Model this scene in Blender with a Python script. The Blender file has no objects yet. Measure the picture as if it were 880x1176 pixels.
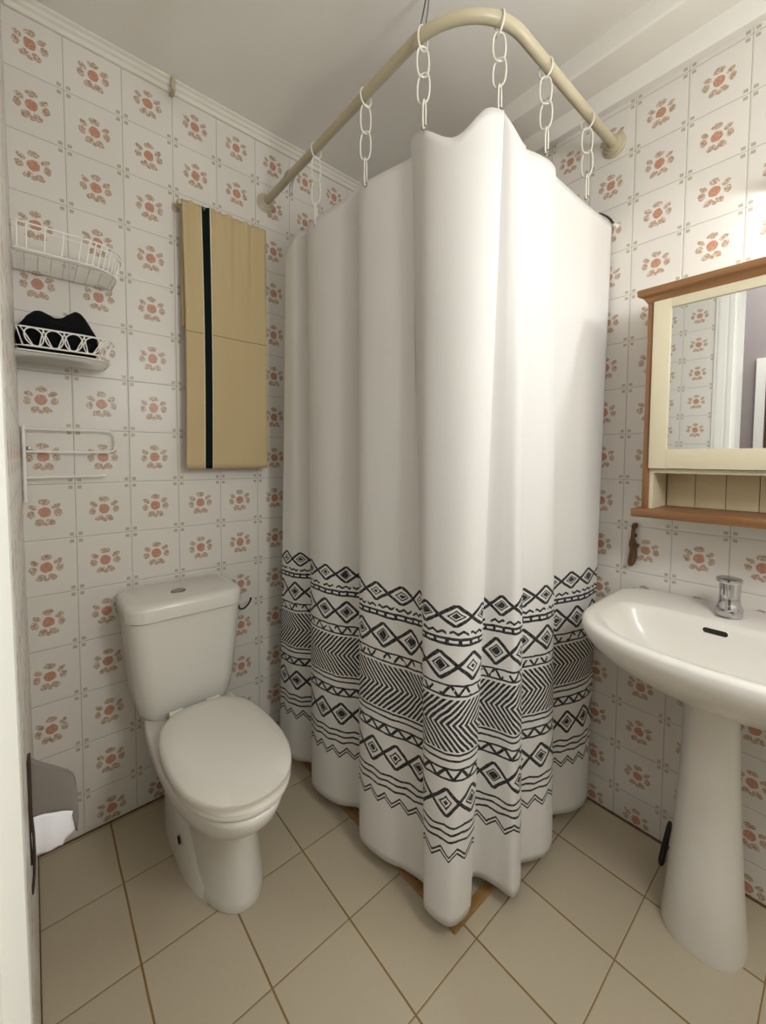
import bpy, bmesh, math, random
from mathutils import Vector, Matrix, noise
random.seed(4)
PI = math.pi
scene = bpy.context.scene
COL = scene.collection

# ------------------------------------------------------------------ shader helpers
class S:
    """small wrapper: arithmetic on shader sockets builds Math nodes"""
    def __init__(self, nt, s): self.nt, self.s = nt, s
    def op(self, o, b=None, c=None):
        n = self.nt.nodes.new('ShaderNodeMath'); n.operation = o
        for i, v in enumerate((self, b, c)):
            if v is None: continue
            if isinstance(v, S): self.nt.links.new(v.s, n.inputs[i])
            else: n.inputs[i].default_value = v
        return S(self.nt, n.outputs[0])
    def __add__(a, b): return a.op('ADD', b)
    __radd__ = __add__
    def __sub__(a, b): return a.op('SUBTRACT', b)
    def __rsub__(a, b): return (a * -1.0).op('ADD', b)
    def __mul__(a, b): return a.op('MULTIPLY', b)
    __rmul__ = __mul__
    def __truediv__(a, b): return a.op('DIVIDE', b)
    def abs(a): return a.op('ABSOLUTE')
    def frac(a): return a.op('FRACT')
    def floor(a): return a.op('FLOOR')
    def lt(a, b): return a.op('LESS_THAN', b)
    def gt(a, b): return a.op('GREATER_THAN', b)
    def max(a, b): return a.op('MAXIMUM', b)
    def min(a, b): return a.op('MINIMUM', b)
    def tri(a, p): return (a.op('PINGPONG', p / 2.0)) * (2.0 / p)      # 0..1..0 over p
    def ss(a, lo, hi):
        n = a.nt.nodes.new('ShaderNodeMapRange'); n.interpolation_type = 'SMOOTHSTEP'
        a.nt.links.new(a.s, n.inputs['Value'])
        n.inputs['From Min'].default_value = lo; n.inputs['From Max'].default_value = hi
        return S(a.nt, n.outputs['Result'])

def new_mat(name):
    m = bpy.data.materials.new(name); m.use_nodes = True
    nt = m.node_tree
    return m, nt, nt.nodes['Principled BSDF']

def lin(c):
    return tuple(((v / 255) / 12.92 if v / 255 <= .04045 else ((v / 255 + .055) / 1.055) ** 2.4) for v in c) + (1.0,)

def coords(nt, kind='Object'):
    tc = nt.nodes.new('ShaderNodeTexCoord'); sx = nt.nodes.new('ShaderNodeSeparateXYZ')
    nt.links.new(tc.outputs[kind], sx.inputs[0])
    return [S(nt, sx.outputs[i]) for i in range(3)], tc.outputs[kind]

def combine(nt, x, y, z=0.0):
    n = nt.nodes.new('ShaderNodeCombineXYZ')
    for i, v in enumerate((x, y, z)):
        if isinstance(v, S): nt.links.new(v.s, n.inputs[i])
        else: n.inputs[i].default_value = v
    return n.outputs[0]

def noise_tex(nt, vec, scale, detail=2.0, rough=.5):
    n = nt.nodes.new('ShaderNodeTexNoise'); nt.links.new(vec, n.inputs['Vector'])
    n.inputs['Scale'].default_value = scale; n.inputs['Detail'].default_value = detail
    n.inputs['Roughness'].default_value = rough
    return S(nt, n.outputs['Fac'])

def voronoi(nt, vec, scale, feature='DISTANCE_TO_EDGE'):
    n = nt.nodes.new('ShaderNodeTexVoronoi'); n.feature = feature; nt.links.new(vec, n.inputs['Vector'])
    n.inputs['Scale'].default_value = scale
    return S(nt, n.outputs['Distance'])

def mixc(nt, fac, a, b):
    n = nt.nodes.new('ShaderNodeMix'); n.data_type = 'RGBA'
    if isinstance(fac, S): nt.links.new(fac.s, n.inputs[0])
    else: n.inputs[0].default_value = fac
    for i, v in ((6, a), (7, b)):
        if isinstance(v, tuple): n.inputs[i].default_value = v
        else: nt.links.new(v, n.inputs[i])
    return n.outputs[2]

def bump(nt, bsdf, h, strength, dist=.002):
    b = nt.nodes.new('ShaderNodeBump'); b.inputs['Strength'].default_value = strength
    b.inputs['Distance'].default_value = dist
    nt.links.new(h.s, b.inputs['Height']); nt.links.new(b.outputs[0], bsdf.inputs['Normal'])

def plain(name, rgb, rough=.5, metal=0.0, var=.04, scale=30, coat=0.0, bmp=0.0, spec=.5):
    m, nt, b = new_mat(name)
    (x, y, z), vec = coords(nt)
    n = noise_tex(nt, vec, scale, 3)
    c = lin(rgb)
    dk = tuple(v * (1 - var) for v in c[:3]) + (1,); lt = tuple(min(1, v * (1 + var)) for v in c[:3]) + (1,)
    nt.links.new(mixc(nt, n, dk, lt), b.inputs['Base Color'])
    b.inputs['Roughness'].default_value = rough; b.inputs['Metallic'].default_value = metal
    b.inputs['Specular IOR Level'].default_value = spec
    if coat: b.inputs['Coat Weight'].default_value = coat; b.inputs['Coat Roughness'].default_value = .12
    if bmp: bump(nt, b, n, bmp, .001)
    return m

# ------------------------------------------------------------------ patterned materials
def tile_mat(name, axis, pw, ph, ox, oz):
    """glazed wall tile with a printed flower; axis = horizontal world axis, (ox, oz) = a tile's corner"""
    m, nt, b = new_mat(name)
    co, vec = coords(nt)
    u = (co[axis] - ox) / pw; v = (co[2] - oz) / ph
    cell_u, cell_v = u.floor(), v.floor()
    fu, fv = u.frac(), v.frac()
    jit = combine(nt, u, v, 0.0)
    wob = noise_tex(nt, jit, 9, 2) - .5
    px = fu - .5 + wob * .05; py = fv - .5 + wob * -.05
    def ell(cx, cy, rx, ry, ang=0.0):
        dx, dy = px - cx, py - cy
        c, s = math.cos(ang), math.sin(ang)
        a = (dx * c + dy * s) / rx; d = (dy * c - dx * s) / ry
        return a * a + d * d
    core = ell(0, 0, .098, .093).lt(1.0)
    petals = None
    for cx, cy, rx, ry, an in ((0, .185, .095, .055, .0), (-.185, .095, .075, .045, -.5), (.185, .105, .078, .045, .5),
                               (-.212, -.03, .062, .07, .2), (.215, -.015, .062, .072, -.2),
                               (-.09, -.175, .08, .055, .5), (.095, -.178, .08, .055, -.5), (0, -.21, .05, .04, 0)):
        e = ell(cx, cy, rx, ry, an).op('POWER', .5)
        petals = e if petals is None else petals.min(e)
    br = noise_tex(nt, jit, 17, 3, .6)
    vo = voronoi(nt, jit, 26)
    pet = petals.lt(1.0) * ((br + petals * -.12).gt(.40))
    petdark = petals.lt(1.0) * vo.lt(.11)
    mx = fu.min(1.0 - fu); my = fv.min(1.0 - fv)
    sq = ((mx - .075).abs().lt(.036)) * ((my - .066).abs().lt(.031))
    # glaze colours
    big = noise_tex(nt, combine(nt, cell_u, cell_v), 3.7, 0)
    base = mixc(nt, big, lin((221, 217, 209)), lin((228, 224, 216)))
    c = mixc(nt, sq * .62, base, lin((146, 132, 102)))
    pcol = mixc(nt, noise_tex(nt, jit, 11, 1).ss(.42, .6), lin((170, 142, 98)), lin((180, 126, 82)))
    c = mixc(nt, petals.lt(1.0) * .16, c, lin((196, 158, 112)))
    c = mixc(nt, pet * .5, c, pcol)
    c = mixc(nt, petdark * .62, c, lin((150, 108, 70)))
    ccol = mixc(nt, voronoi(nt, jit, 34).ss(.02, .16), lin((206, 152, 114)), lin((172, 94, 60)))
    c = mixc(nt, core * .86, c, ccol)
    gx = mx * pw; gy = my * ph
    gv = gx.lt(.0011); gh = gy.lt(.0007)
    c = mixc(nt, gv * .75, c, lin((176, 168, 154)))
    c = mixc(nt, gh * .8, c, lin((150, 140, 124)))
    nt.links.new(c, b.inputs['Base Color'])
    g = gv.max(gh)
    nt.links.new((g * .4 + .36).s, b.inputs['Roughness'])
    edge = (gx.min(gy)).ss(.0, .004)
    bump(nt, b, edge, .5, .0012)
    return m

def floor_mat():
    m, nt, b = new_mat('floor_tile')
    co, vec = coords(nt)
    w = (noise_tex(nt, vec, 7, 1) - .5) * .003
    u = (co[0] + .203 + w) / .1985; v = (co[1] + .229 + w) / .217
    fu, fv = u.frac(), v.frac()
    mu = fu.min(1.0 - fu) * .1985; mv = fv.min(1.0 - fv) * .217
    gu = mu.lt(.0021); gv = mv.lt(.0012)
    tone = noise_tex(nt, combine(nt, u.floor(), v.floor()), 2.9, 0)
    fine = noise_tex(nt, vec, 90, 4, .7)
    c = mixc(nt, tone, lin((190, 177, 153)), lin((199, 187, 163)))
    c = mixc(nt, fine * .3, c, lin((172, 158, 132)))
    g = gu.max(gv)
    gc = mixc(nt, noise_tex(nt, vec, 13, 2), lin((124, 96, 48)), lin((146, 120, 72)))
    nt.links.new(mixc(nt, g, c, gc), b.inputs['Base Color'])
    nt.links.new((g * .3 + .42).s, b.inputs['Roughness'])
    bump(nt, b, (mu.min(mv)).ss(0.0, .004), .5, .0015)
    return m

def curtain_mat():
    m, nt, b = new_mat('curtain_cloth')
    (u0, v0, _), vec = coords(nt, 'UV')
    wv = combine(nt, u0, v0)
    wa = noise_tex(nt, wv, 22, 2) - .5; wb = noise_tex(nt, combine(nt, v0, u0), 30, 2) - .5
    u = u0 + wa * .006; v = v0 + wb * .006
    ink = None
    def add(x):
        nonlocal ink
        ink = x if ink is None else ink.max(x)
    def line(c, w, wave=None):
        d = (v - c) if wave is None else (v - c - wave)
        return d.abs().lt(w / 2)
    def diamonds(c, h, P, ph, th):
        a = (u + ph).tri(P) - 0.0                  # 0 at tip, 1 at centre
        a = 1.0 - a
        d = a + (v - c).abs() / h                  # 1 on the outline
        row = (v - c).abs().lt(h * 1.04)
        add((d - 1.0).abs().lt(th) * row)
        ix = (d - .52).abs().lt(th * .55)
        blob = (d + wa * .9).lt(.30)
        add((ix * .0).max(blob))
        add((d - .47 + wa * .5).abs().lt(.07) * row)
        add(((d - 1.0).abs().lt(th) * 0.0))
    diamonds(.752, .0235, .070, .0, .19)
    # dashed little wave, then the band of white dashes
    tw = u.tri(.022)
    add(line(.715, .0062, (tw - .5) * .006) * ((u + wa * .05).tri(.05).gt(.15)))
    add((v - .696).abs().lt(.0086) * (1.0 - (v - .696).abs().lt(.0028) * (u.tri(.026).gt(.3))))
    diamonds(.642, .0315, .076, .03, .165)
    # band A with triangles
    add(line(.599, .0046)); add(line(.5755, .0046))
    tA = u.tri(.034)
    inA = (v - .587).abs().lt(.0115)
    add(((v - .576) / .023 - tA).abs().lt(.22) * inA * (noise_tex(nt, wv, 34, 0).gt(.43)))
    # chevrons
    inC = (v - .509).abs().lt(.0585)
    side = 1.0 - (u.gt(.2) * u.lt(.485) + u.gt(.775) * u.lt(1.17)) * 2.0
    ph = u * side + (v - .511).abs() * .92
    add((ph / .0142).frac().lt(.58) * inC)
    add(line(.4445, .005)); add(line(.4305, .005))
    # band B with zigzag
    add(line(.411, .005)); add(line(.388, .005))
    tB = u.tri(.04)
    add((((v - .389) / .021) - tB).abs().lt(.24) * ((v - .3995).abs().lt(.011)))
    diamonds(.334, .0325, .070, .012, .165)
    for c in (.279, .263, .246):
        add(line(c, .0055, (u.tri(.047 + c * .03) - .5) * .0052))
    zz = (u.tri(.046) - .5) * .021
    add(line(.219, .0056, zz)); add(line(.209, .005, zz))
    weave = noise_tex(nt, wv, 420, 1)
    base = mixc(nt, weave, lin((232, 230, 226)), lin((240, 238, 234)))
    c = mixc(nt, ink * (noise_tex(nt, wv, 160, 2) * .25 + .84), base, lin((20, 20, 24)))
    nt.links.new(c, b.inputs['Base Color'])
    b.inputs['Roughness'].default_value = .62
    b.inputs['Specular IOR Level'].default_value = .25
    b.inputs['Sheen Weight'].default_value = .1
    # thin polyester lets a little light through
    tr = nt.nodes.new('ShaderNodeBsdfTranslucent'); nt.links.new(c, tr.inputs['Color'])
    mx = nt.nodes.new('ShaderNodeMixShader'); mx.inputs[0].default_value = .14
    out = nt.nodes['Material Output']
    nt.links.new(b.outputs[0], mx.inputs[1]); nt.links.new(tr.outputs[0], mx.inputs[2]); nt.links.new(mx.outputs[0], out.inputs['Surface'])
    return m

def towel_mat():
    m, nt, b = new_mat('towel_cloth')
    co, vec = coords(nt)
    n = noise_tex(nt, vec, 500, 2); st = noise_tex(nt, combine(nt, co[0] * 40.0, co[2] * .6), 1.5, 2)
    c = mixc(nt, n, lin((194, 173, 132)), lin((205, 186, 146)))
    c = mixc(nt, st * .35, c, lin((186, 165, 124)))
    seam = (co[2] - 1.482 + co[0] * .0).abs().lt(.0011)
    c = mixc(nt, seam * .75, c, lin((70, 58, 36)))
    nt.links.new(c, b.inputs['Base Color']); b.inputs['Roughness'].default_value = .85
    b.inputs['Specular IOR Level'].default_value = .15
    bump(nt, b, n, .25, .0008)
    return m

def wood_mat(name, a, c2, axis):
    m, nt, b = new_mat(name)
    co, vec = coords(nt)
    s = [co[0] * 60.0, co[1] * 60.0, co[2] * 60.0]; s[axis] = co[axis] * 4.0
    v = combine(nt, *s)
    n = noise_tex(nt, v, 1.0, 4, .6)
    nt.links.new(mixc(nt, n.ss(.3, .7), lin(a), lin(c2)), b.inputs['Base Color'])
    b.inputs['Roughness'].default_value = .42
    bump(nt, b, n, .15, .0006)
    return m

M = {}
M['ceramic'] = plain('white_ceramic', (226, 223, 215), .24, var=.01, scale=4, coat=.12)
M['seat_plastic'] = plain('seat_plastic', (228, 223, 212), .24, var=.01, scale=4)
M['ceiling'] = plain('ceiling_paint', (238, 235, 227), .75, var=.025, scale=5, bmp=.05)
M['trim'] = plain('white_gloss_paint', (228, 224, 214), .4, var=.02, scale=8)
M['casing'] = plain('door_casing_paint', (240, 239, 232), .38, var=.02, scale=8)
M['mauve'] = plain('mauve_hall_paint', (150, 138, 134), .8, var=.03, scale=6)
M['darkwood'] = wood_mat('dark_door_wood', (66, 38, 24), (86, 52, 34), 2)
M['chrome'] = plain('chrome', (200, 200, 202), .16, metal=1.0, var=.03, scale=60)
M['satin'] = plain('satin_steel', (150, 148, 142), .32, metal=.9, var=.05, scale=50)
M['rod'] = plain('cream_enamel', (192, 182, 154), .34, var=.03, scale=14)
M['link'] = plain('white_plastic_links', (232, 228, 216), .3, var=.02, scale=40)
M['wire'] = plain('white_coated_wire', (244, 242, 236), .3, var=.03, scale=40)
M['black'] = plain('black_cloth', (20, 20, 22), .9, var=.25, scale=60, bmp=.3, spec=.1)
M['blackplastic'] = plain('black_plastic', (18, 18, 19), .4, var=.1, scale=40)
M['dark'] = plain('dark_void', (16, 15, 14), .7, var=.1, scale=40)
M['cabcream'] = plain('cream_cabinet_paint', (217, 208, 180), .42, var=.015, scale=10)
M['cabback'] = plain('cream_panel_paint', (222, 208, 172), .5, var=.02, scale=10)
M['cabwood_v'] = wood_mat('cabinet_oak_upright', (124, 86, 52), (146, 104, 66), 2)
M['cabwood_h'] = wood_mat('cabinet_oak_board', (126, 88, 54), (150, 108, 68), 1)
M['mirror'] = plain('mirror_silver', (238, 240, 240), .015, metal=1.0, var=.0, scale=2)
M['hookwood'] = wood_mat('carved_dark_wood', (62, 40, 22), (112, 80, 44), 2)
M['greyplastic'] = plain('grey_brown_plastic', (126, 118, 112), .45, var=.03, scale=30)
M['greydark'] = plain('dark_brown_plastic', (52, 40, 32), .5, var=.08, scale=30)
M['paper'] = plain('toilet_paper', (238, 238, 242), .95, var=.02, scale=300, bmp=.25, spec=.1)
M['threshold'] = wood_mat('threshold_strip', (146, 108, 58), (166, 128, 76), 0)
M['grout'] = plain('brown_grout', (110, 84, 42), .8, var=.12, scale=60)
M['navy'] = plain('towel_dark_stripe', (18, 26, 28), .85, var=.1, scale=300, spec=.1)
M['cordwhite'] = plain('towel_cream_edge', (232, 222, 188), .85, var=.03, scale=300, spec=.1)
M['towel'] = towel_mat()
M['curtain'] = curtain_mat()
M['floor'] = floor_mat()
M['hallfloor'] = plain('hall_floor', (196, 184, 160), .5, var=.05, scale=12)
M['tile_back'] = tile_mat('flower_tile_back', 0, .1343, .15, -1.325 - .06715, 2.1423 + .075)
M['tile_right'] = tile_mat('flower_tile_right', 1, .1225, .1348, -.9533, 1.9758)
M['tile_left'] = tile_mat('flower_tile_left', 1, .1225, .1348, -.9533, 1.9758)
def emit(name, rgb, st):
    m, nt, b = new_mat(name)
    b.inputs['Base Color'].default_value = lin(rgb); b.inputs['Emission Color'].default_value = lin(rgb)
    b.inputs['Emission Strength'].default_value = st
    return m

# ------------------------------------------------------------------ mesh helpers
def obj(name, bm, mat, parent=None, smooth=35.0, recalc=True):
    if recalc: bmesh.ops.recalc_face_normals(bm, faces=bm.faces[:])
    me = bpy.data.meshes.new(name); bm.to_mesh(me); bm.free()
    for mm in (mat if isinstance(mat, (list, tuple)) else [mat]): me.materials.append(mm)
    if smooth:
        me.polygons.foreach_set('use_smooth', [True] * len(me.polygons))
        me.set_sharp_from_angle(angle=math.radians(smooth))
    o = bpy.data.objects.new(name, me); COL.objects.link(o)
    if parent is not None:
        o.parent = parent
        o.matrix_parent_inverse = Matrix.Translation(parent.location).inverted()
    return o

def tag(o, label, cat, group=None):
    o['label'] = label; o['category'] = cat
    if group: o['group'] = group
    return o

def thing(name, loc, label, cat, group=None):
    o = bpy.data.objects.new(name, None); o.location = loc; o.empty_display_size = .05
    COL.objects.link(o)
    return tag(o, label, cat, group)

def struct(o): o['kind'] = 'structure'; return o

def B(): return bmesh.new()

def add_box(bm, lo, hi, bev=0.0, seg=2):
    r = bmesh.ops.create_cube(bm, size=1.0)
    vs = r['verts']
    for v in vs:
        v.co = Vector([(lo[i] + hi[i]) / 2 + v.co[i] * (hi[i] - lo[i]) for i in range(3)])
    if bev:
        es = list({e for v in vs for e in v.link_edges})
        bmesh.ops.bevel(bm, geom=es, offset=bev, segments=seg, affect='EDGES', profile=.5)
    return bm

def add_tube(bm, pts, r, n=8, closed=False, caps=True):
    pts = [Vector(p) for p in pts]; N = len(pts)
    rr = r if isinstance(r, (list, tuple)) else [r] * N
    def tang(i):
        if closed: return (pts[(i + 1) % N] - pts[i - 1]).normalized()
        a = pts[max(i - 1, 0)]; b = pts[min(i + 1, N - 1)]
        return (b - a).normalized()
    t0 = tang(0)
    ref = Vector((0, 0, 1)) if abs(t0.z) < .9 else Vector((1, 0, 0))
    nrm = (ref - t0 * ref.dot(t0)).normalized()
    rings = []
    for i in range(N):
        t = tang(i); nrm = (nrm - t * nrm.dot(t))
        nrm.normalize(); bn = t.cross(nrm)
        rings.append([bm.verts.new(pts[i] + (nrm * math.cos(2 * PI * k / n) + bn * math.sin(2 * PI * k / n)) * rr[i]) for k in range(n)])
    for i in range(N if closed else N - 1):
        a, b = rings[i], rings[(i + 1) % N]
        off = 0
        if closed and i == N - 1:
            off = min(range(n), key=lambda o: (a[0].co - b[o].co).length)
        for k in range(n):
            bm.faces.new((a[k], a[(k + 1) % n], b[(k + 1 + off) % n], b[(k + off) % n]))
    if caps and not closed:
        bm.faces.new(rings[0][::-1]); bm.faces.new(rings[-1])
    return bm

def add_loft(bm, rings, cap0=True, cap1=True):
    vr = [[bm.verts.new(p) for p in ring] for ring in rings]
    n = len(vr[0])
    for a, b in zip(vr[:-1], vr[1:]):
        for k in range(n): bm.faces.new((a[k], a[(k + 1) % n], b[(k + 1) % n], b[k]))
    if cap0: bm.faces.new(vr[0][::-1])
    if cap1: bm.faces.new(vr[-1])
    return vr

def add_lathe(bm, prof, c=(0, 0, 0), n=32, axis='z', sq=(1, 1)):
    rings = []
    for r, h in prof:
        ring = []
        for k in range(n):
            a = 2 * PI * k / n; x, y = r * math.cos(a) * sq[0], r * math.sin(a) * sq[1]
            p = {'z': (x, y, h), 'y': (x, h, y), 'x': (h, x, y)}[axis]
            ring.append(Vector(p) + Vector(c))
        rings.append(ring)
    add_loft(bm, rings)
    return bm

def add_prism(bm, poly, fn, d0, d1, bev=0.0):
    """extrude a 2-D outline; fn(a, b, depth) gives the point"""
    a = [bm.verts.new(fn(p[0], p[1], d0)) for p in poly]; b = [bm.verts.new(fn(p[0], p[1], d1)) for p in poly]
    n = len(poly); fs = [bm.faces.new(a[::-1]), bm.faces.new(b)]
    for k in range(n): fs.append(bm.faces.new((a[k], a[(k + 1) % n], b[(k + 1) % n], b[k])))
    if bev:
        es = [e for e in fs[0].edges] + [e for e in fs[1].edges]
        bmesh.ops.bevel(bm, geom=es, offset=bev, segments=2, affect='EDGES', profile=.5)
    return bm

def rrect(x0, x1, y0, y1, r, n=6):
    """rounded rectangle; r = radius or (r at x0y0, x1y0, x1y1, x0y1)"""
    rs = r if isinstance(r, (tuple, list)) else (r,) * 4
    out = []
    for (cx, cy, a0), q in zip(((x0, y0, PI), (x1, y0, 1.5 * PI), (x1, y1, 0), (x0, y1, .5 * PI)), rs):
        sx = 1 if cx == x0 else -1; sy = 1 if cy == y0 else -1
        for i in range(n + 1):
            a = a0 + .5 * PI * i / n
            out.append((cx + sx * q + q * math.cos(a), cy + sy * q + q * math.sin(a)))
    return out

def catmull(P, sub):
    out = []
    N = len(P)
    P = [Vector(p) for p in P]
    for i in range(N - 1):
        p0 = P[i - 1] if i else P[0] * 2 - P[1]
        p1, p2 = P[i], P[i + 1]
        p3 = P[i + 2] if i + 2 < N else P[-1] * 2 - P[-2]
        d1 = max((p1 - p0).length ** .5, 1e-4); d2 = max((p2 - p1).length ** .5, 1e-4); d3 = max((p3 - p2).length ** .5, 1e-4)
        m1 = (p1 - p0) / d1 - (p2 - p0) / (d1 + d2) + (p2 - p1) / d2
        m2 = (p2 - p1) / d2 - (p3 - p1) / (d2 + d3) + (p3 - p2) / d3
        m1 *= d2; m2 *= d2
        for k in range(sub):
            t = k / sub; t2, t3 = t * t, t * t * t
            out.append(p1 * (2 * t3 - 3 * t2 + 1) + m1 * (t3 - 2 * t2 + t) + p2 * (-2 * t3 + 3 * t2) + m2 * (t3 - t2))
    out.append(P[-1])
    return out

# ================================================================== THE ROOM
CEIL = 2.235; XL = -1.365; YF = -2.05
def lx(z): return -1.363 - .0067 * z        # the old left wall leans back a little

bm = B(); add_box(bm, (XL - .25, YF - .1, -.12), (.12, .12, 0)); struct(obj('floor', bm, M['floor'], smooth=0))
bm = B(); add_box(bm, (XL - .15, 0, -.02), (.12, .12, CEIL + .05)); struct(obj('wall_back', bm, M['tile_back'], smooth=0))
bm = B(); add_box(bm, (0, YF, -.02), (.12, 0, CEIL + .05)); struct(obj('wall_right', bm, M['tile_right'], smooth=0))
bm = B(); add_box(bm, (XL - .15, YF - .12, -.02), (.12, YF, CEIL + .05)); struct(obj('wall_front', bm, M['trim'], smooth=0))
# left wall: tiled up to the doorway, then again past it, and over it
JY0, JY1, JZ = -1.018, -1.86, 2.04
bm = B()
def lwall(y0, y1, z0, z1):
    v = [bm.verts.new(p) for p in ((lx(z0), y0, z0), (lx(z0), y1, z0), (lx(z1), y1, z1), (lx(z1), y0, z1),
                                   (XL - .13, y0, z0), (XL - .13, y1, z0), (XL - .13, y1, z1), (XL - .13, y0, z1))]
    for f in ((0, 1, 2, 3), (4, 7, 6, 5), (0, 4, 5, 1), (1, 5, 6, 2), (2, 6, 7, 3), (3, 7, 4, 0)): bm.faces.new([v[i] for i in f])
lwall(0, JY0, -.02, CEIL + .03); lwall(JY1, YF, -.02, CEIL + .03); lwall(JY0, JY1, JZ, CEIL + .03)
struct(obj('wall_left', bm, M['tile_left'], smooth=0))

# door casing of the doorway the picture is taken from (moulded boards)
def casing(y0, y1, name):
    bm = B()
    for a, b, t in ((0, .18, .0035), (.18, .62, .006), (.62, .74, .0045), (.74, 1, .0065)):
        ya, yb = y0 + (y1 - y0) * a, y0 + (y1 - y0) * b
        lo, hi = min(ya, yb), max(ya, yb)
        vs = []
        for z in (0, JZ):
            for (yy, xx) in ((lo, -.012), (hi, -.012), (hi, t), (lo, t)): vs.append(bm.verts.new((lx(z) + xx, yy, z)))
        for f in ((0, 1, 2, 3), (4, 7, 6, 5), (0, 4, 5, 1), (1, 5, 6, 2), (2, 6, 7, 3), (3, 7, 4, 0)): bm.faces.new([vs[i] for i in f])
    return struct(obj(name, bm, M['casing'], smooth=0))
casing(-.953, -1.020, 'trim_1'); casing(-1.858, -2.0, 'trim_2')
bm = B()
add_box(bm, (XL - .14, JY0 - .018, 0), (lx(1) - .006, JY0 - .0005, JZ)); add_box(bm, (XL - .14, JY1 + .0005, 0), (lx(1) - .006, JY1 + .018, JZ))
add_box(bm, (XL - .14, JY1, JZ - .018), (lx(1) - .006, JY0, JZ - .0005))
struct(obj('door_1', bm, M['casing'], smooth=0))

# ceiling, with the plastered pipe boxing and edge strip along the right wall
bm = B(); add_box(bm, (XL - .2, YF - .1, CEIL), (.12, .12, CEIL + .1)); struct(obj('ceiling', bm, M['ceiling'], smooth=0))
bm = B()
prof = [(-.138, CEIL + .01), (-.138, 2.182), (-.134, 2.176), (-.128, 2.174), (-.036, 2.174), (-.033, 2.17), (-.026, 2.13), (-.022, 2.125), (.0, 2.125), (.0, CEIL + .01)]
add_prism(bm, prof, lambda a, b, d: (a, d, b), -2.04, -.002)
struct(obj('trim_3', bm, M['ceiling'], smooth=30))
# plaster cornice along the back wall
bm = B()
prof = [(0, 2.203), (-.008, 2.203), (-.010, 2.208), (-.010, 2.215), (-.016, 2.219), (-.018, 2.226), (-.026, 2.231), (-.027, 2.236), (0, 2.236)]
add_prism(bm, prof, lambda a, b, d: (d, a, b), -1.372, -.14)
struct(obj('trim_4', bm, M['trim'], smooth=30))
# brown grout joint where walls meet the floor
bm = B()
add_box(bm, (-1.36, -.005, 0), (-.0, 0, .0035)); add_box(bm, (-.005, -2.0, 0), (0, -.005, .0035)); add_box(bm, (-1.3655, -.96, 0), (-1.3605, 0, .003))
struct(obj('trim_5', bm, M['grout'], smooth=0))
# wooden strip round the shower corner
bm = B()
add_box(bm, (-.634, -.846, 0), (-.612, -.006, .010), .002); add_box(bm, (-.612, -.846, 0), (-.006, -.824, .010), .002)
struct(obj('trim_6', bm, M['threshold'], smooth=30))

# hall seen in the mirror
bm = B(); add_box(bm, (-2.6, -3.2, -.12), (XL - .25, 1.2, -.001)); struct(obj('floor_hall', bm, M['hallfloor'], smooth=0))
bm = B(); add_box(bm, (-2.55, -3.2, 0), (-2.42, 1.2, 2.5)); struct(obj('wall_hall', bm, M['mauve'], smooth=0))
bm = B()
add_box(bm, (-2.425, -1.02, 0), (-2.395, -.975, 1.72)); add_box(bm, (-2.425, -1.90, 0), (-2.395, -1.855, 1.72)); add_box(bm, (-2.425, -1.8545, 1.675), (-2.395, -1.0205, 1.72))
d2 = struct(obj('door_2', bm, M['trim'], smooth=0))
bm = B(); add_box(bm, (-2.424, -1.86, .005), (-2.402, -1.015, 1.68))
for z0, z1 in ((.12, .8), (.9, 1.58)):
    for y0, y1 in ((-1.76, -1.48), (-1.4, -1.12)): add_box(bm, (-2.41, y0, z0), (-2.395, y1, z1), .006)
obj('door_leaf', bm, M['darkwood'], d2, smooth=20)

# ================================================================== SHOWER ROD AND CURTAIN
RZ = 2.0; RX = -.685; RY = -.90; RC = .17
path = [(RX, -.012, RZ)] + [(RX, -.1 * i, RZ) for i in range(1, 8)] + [(RX, RY + RC, RZ)]
for i in range(1, 17):
    a = PI / 2 * i / 16; path.append((RX + RC * (1 - math.cos(a)), RY + RC - RC * math.sin(a), RZ))
path += [(RX + RC + .1 * i, RY, RZ + .0035 * i) for i in range(1, 5)] + [(-.012, RY, RZ + .019)]
rod = thing('shower_rod', (RX, 0, RZ), 'cream L-shaped bent shower rod fixed to both tiled walls', 'shower rod')
bm = B(); add_tube(bm, path, .0125, 20); obj('rod_tube', bm, M['rod'], rod)
fl = [(.0, 0), (.031, 0), (.032, .004), (.027, .007), (.026, .010), (.021, .012), (.0195, .016), (.0145, .018), (.0, .018)]
bm = B(); add_lathe(bm, [(max(r, .0004), -h - .0002) for r, h in fl], (RX, 0, RZ), 32, 'y'); obj('wall_flange', bm, M['rod'], rod)
bm = B(); add_lathe(bm, [(max(r, .0004), -h - .0002) for r, h in fl], (0, RY, RZ + .019), 32, 'x'); obj('wall_flange', bm, M['rod'], rod)

# stay wires from the ceiling to the rod
bm = B()
add_tube(bm, [(-.683, -.752, 2.0115), (-.640, -.722, 2.1), (-.580, -.680, CEIL - .001)], .0017, 6)
add_tube(bm, [(-.677, -.764, 2.0118), (-.634, -.730, 2.1), (-.575, -.684, CEIL - .001)], .0013, 6)
tag(obj('stay_wire', bm, M['blackplastic']), 'thin dark double wire from the ceiling holding up the shower rod', 'wire')

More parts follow.
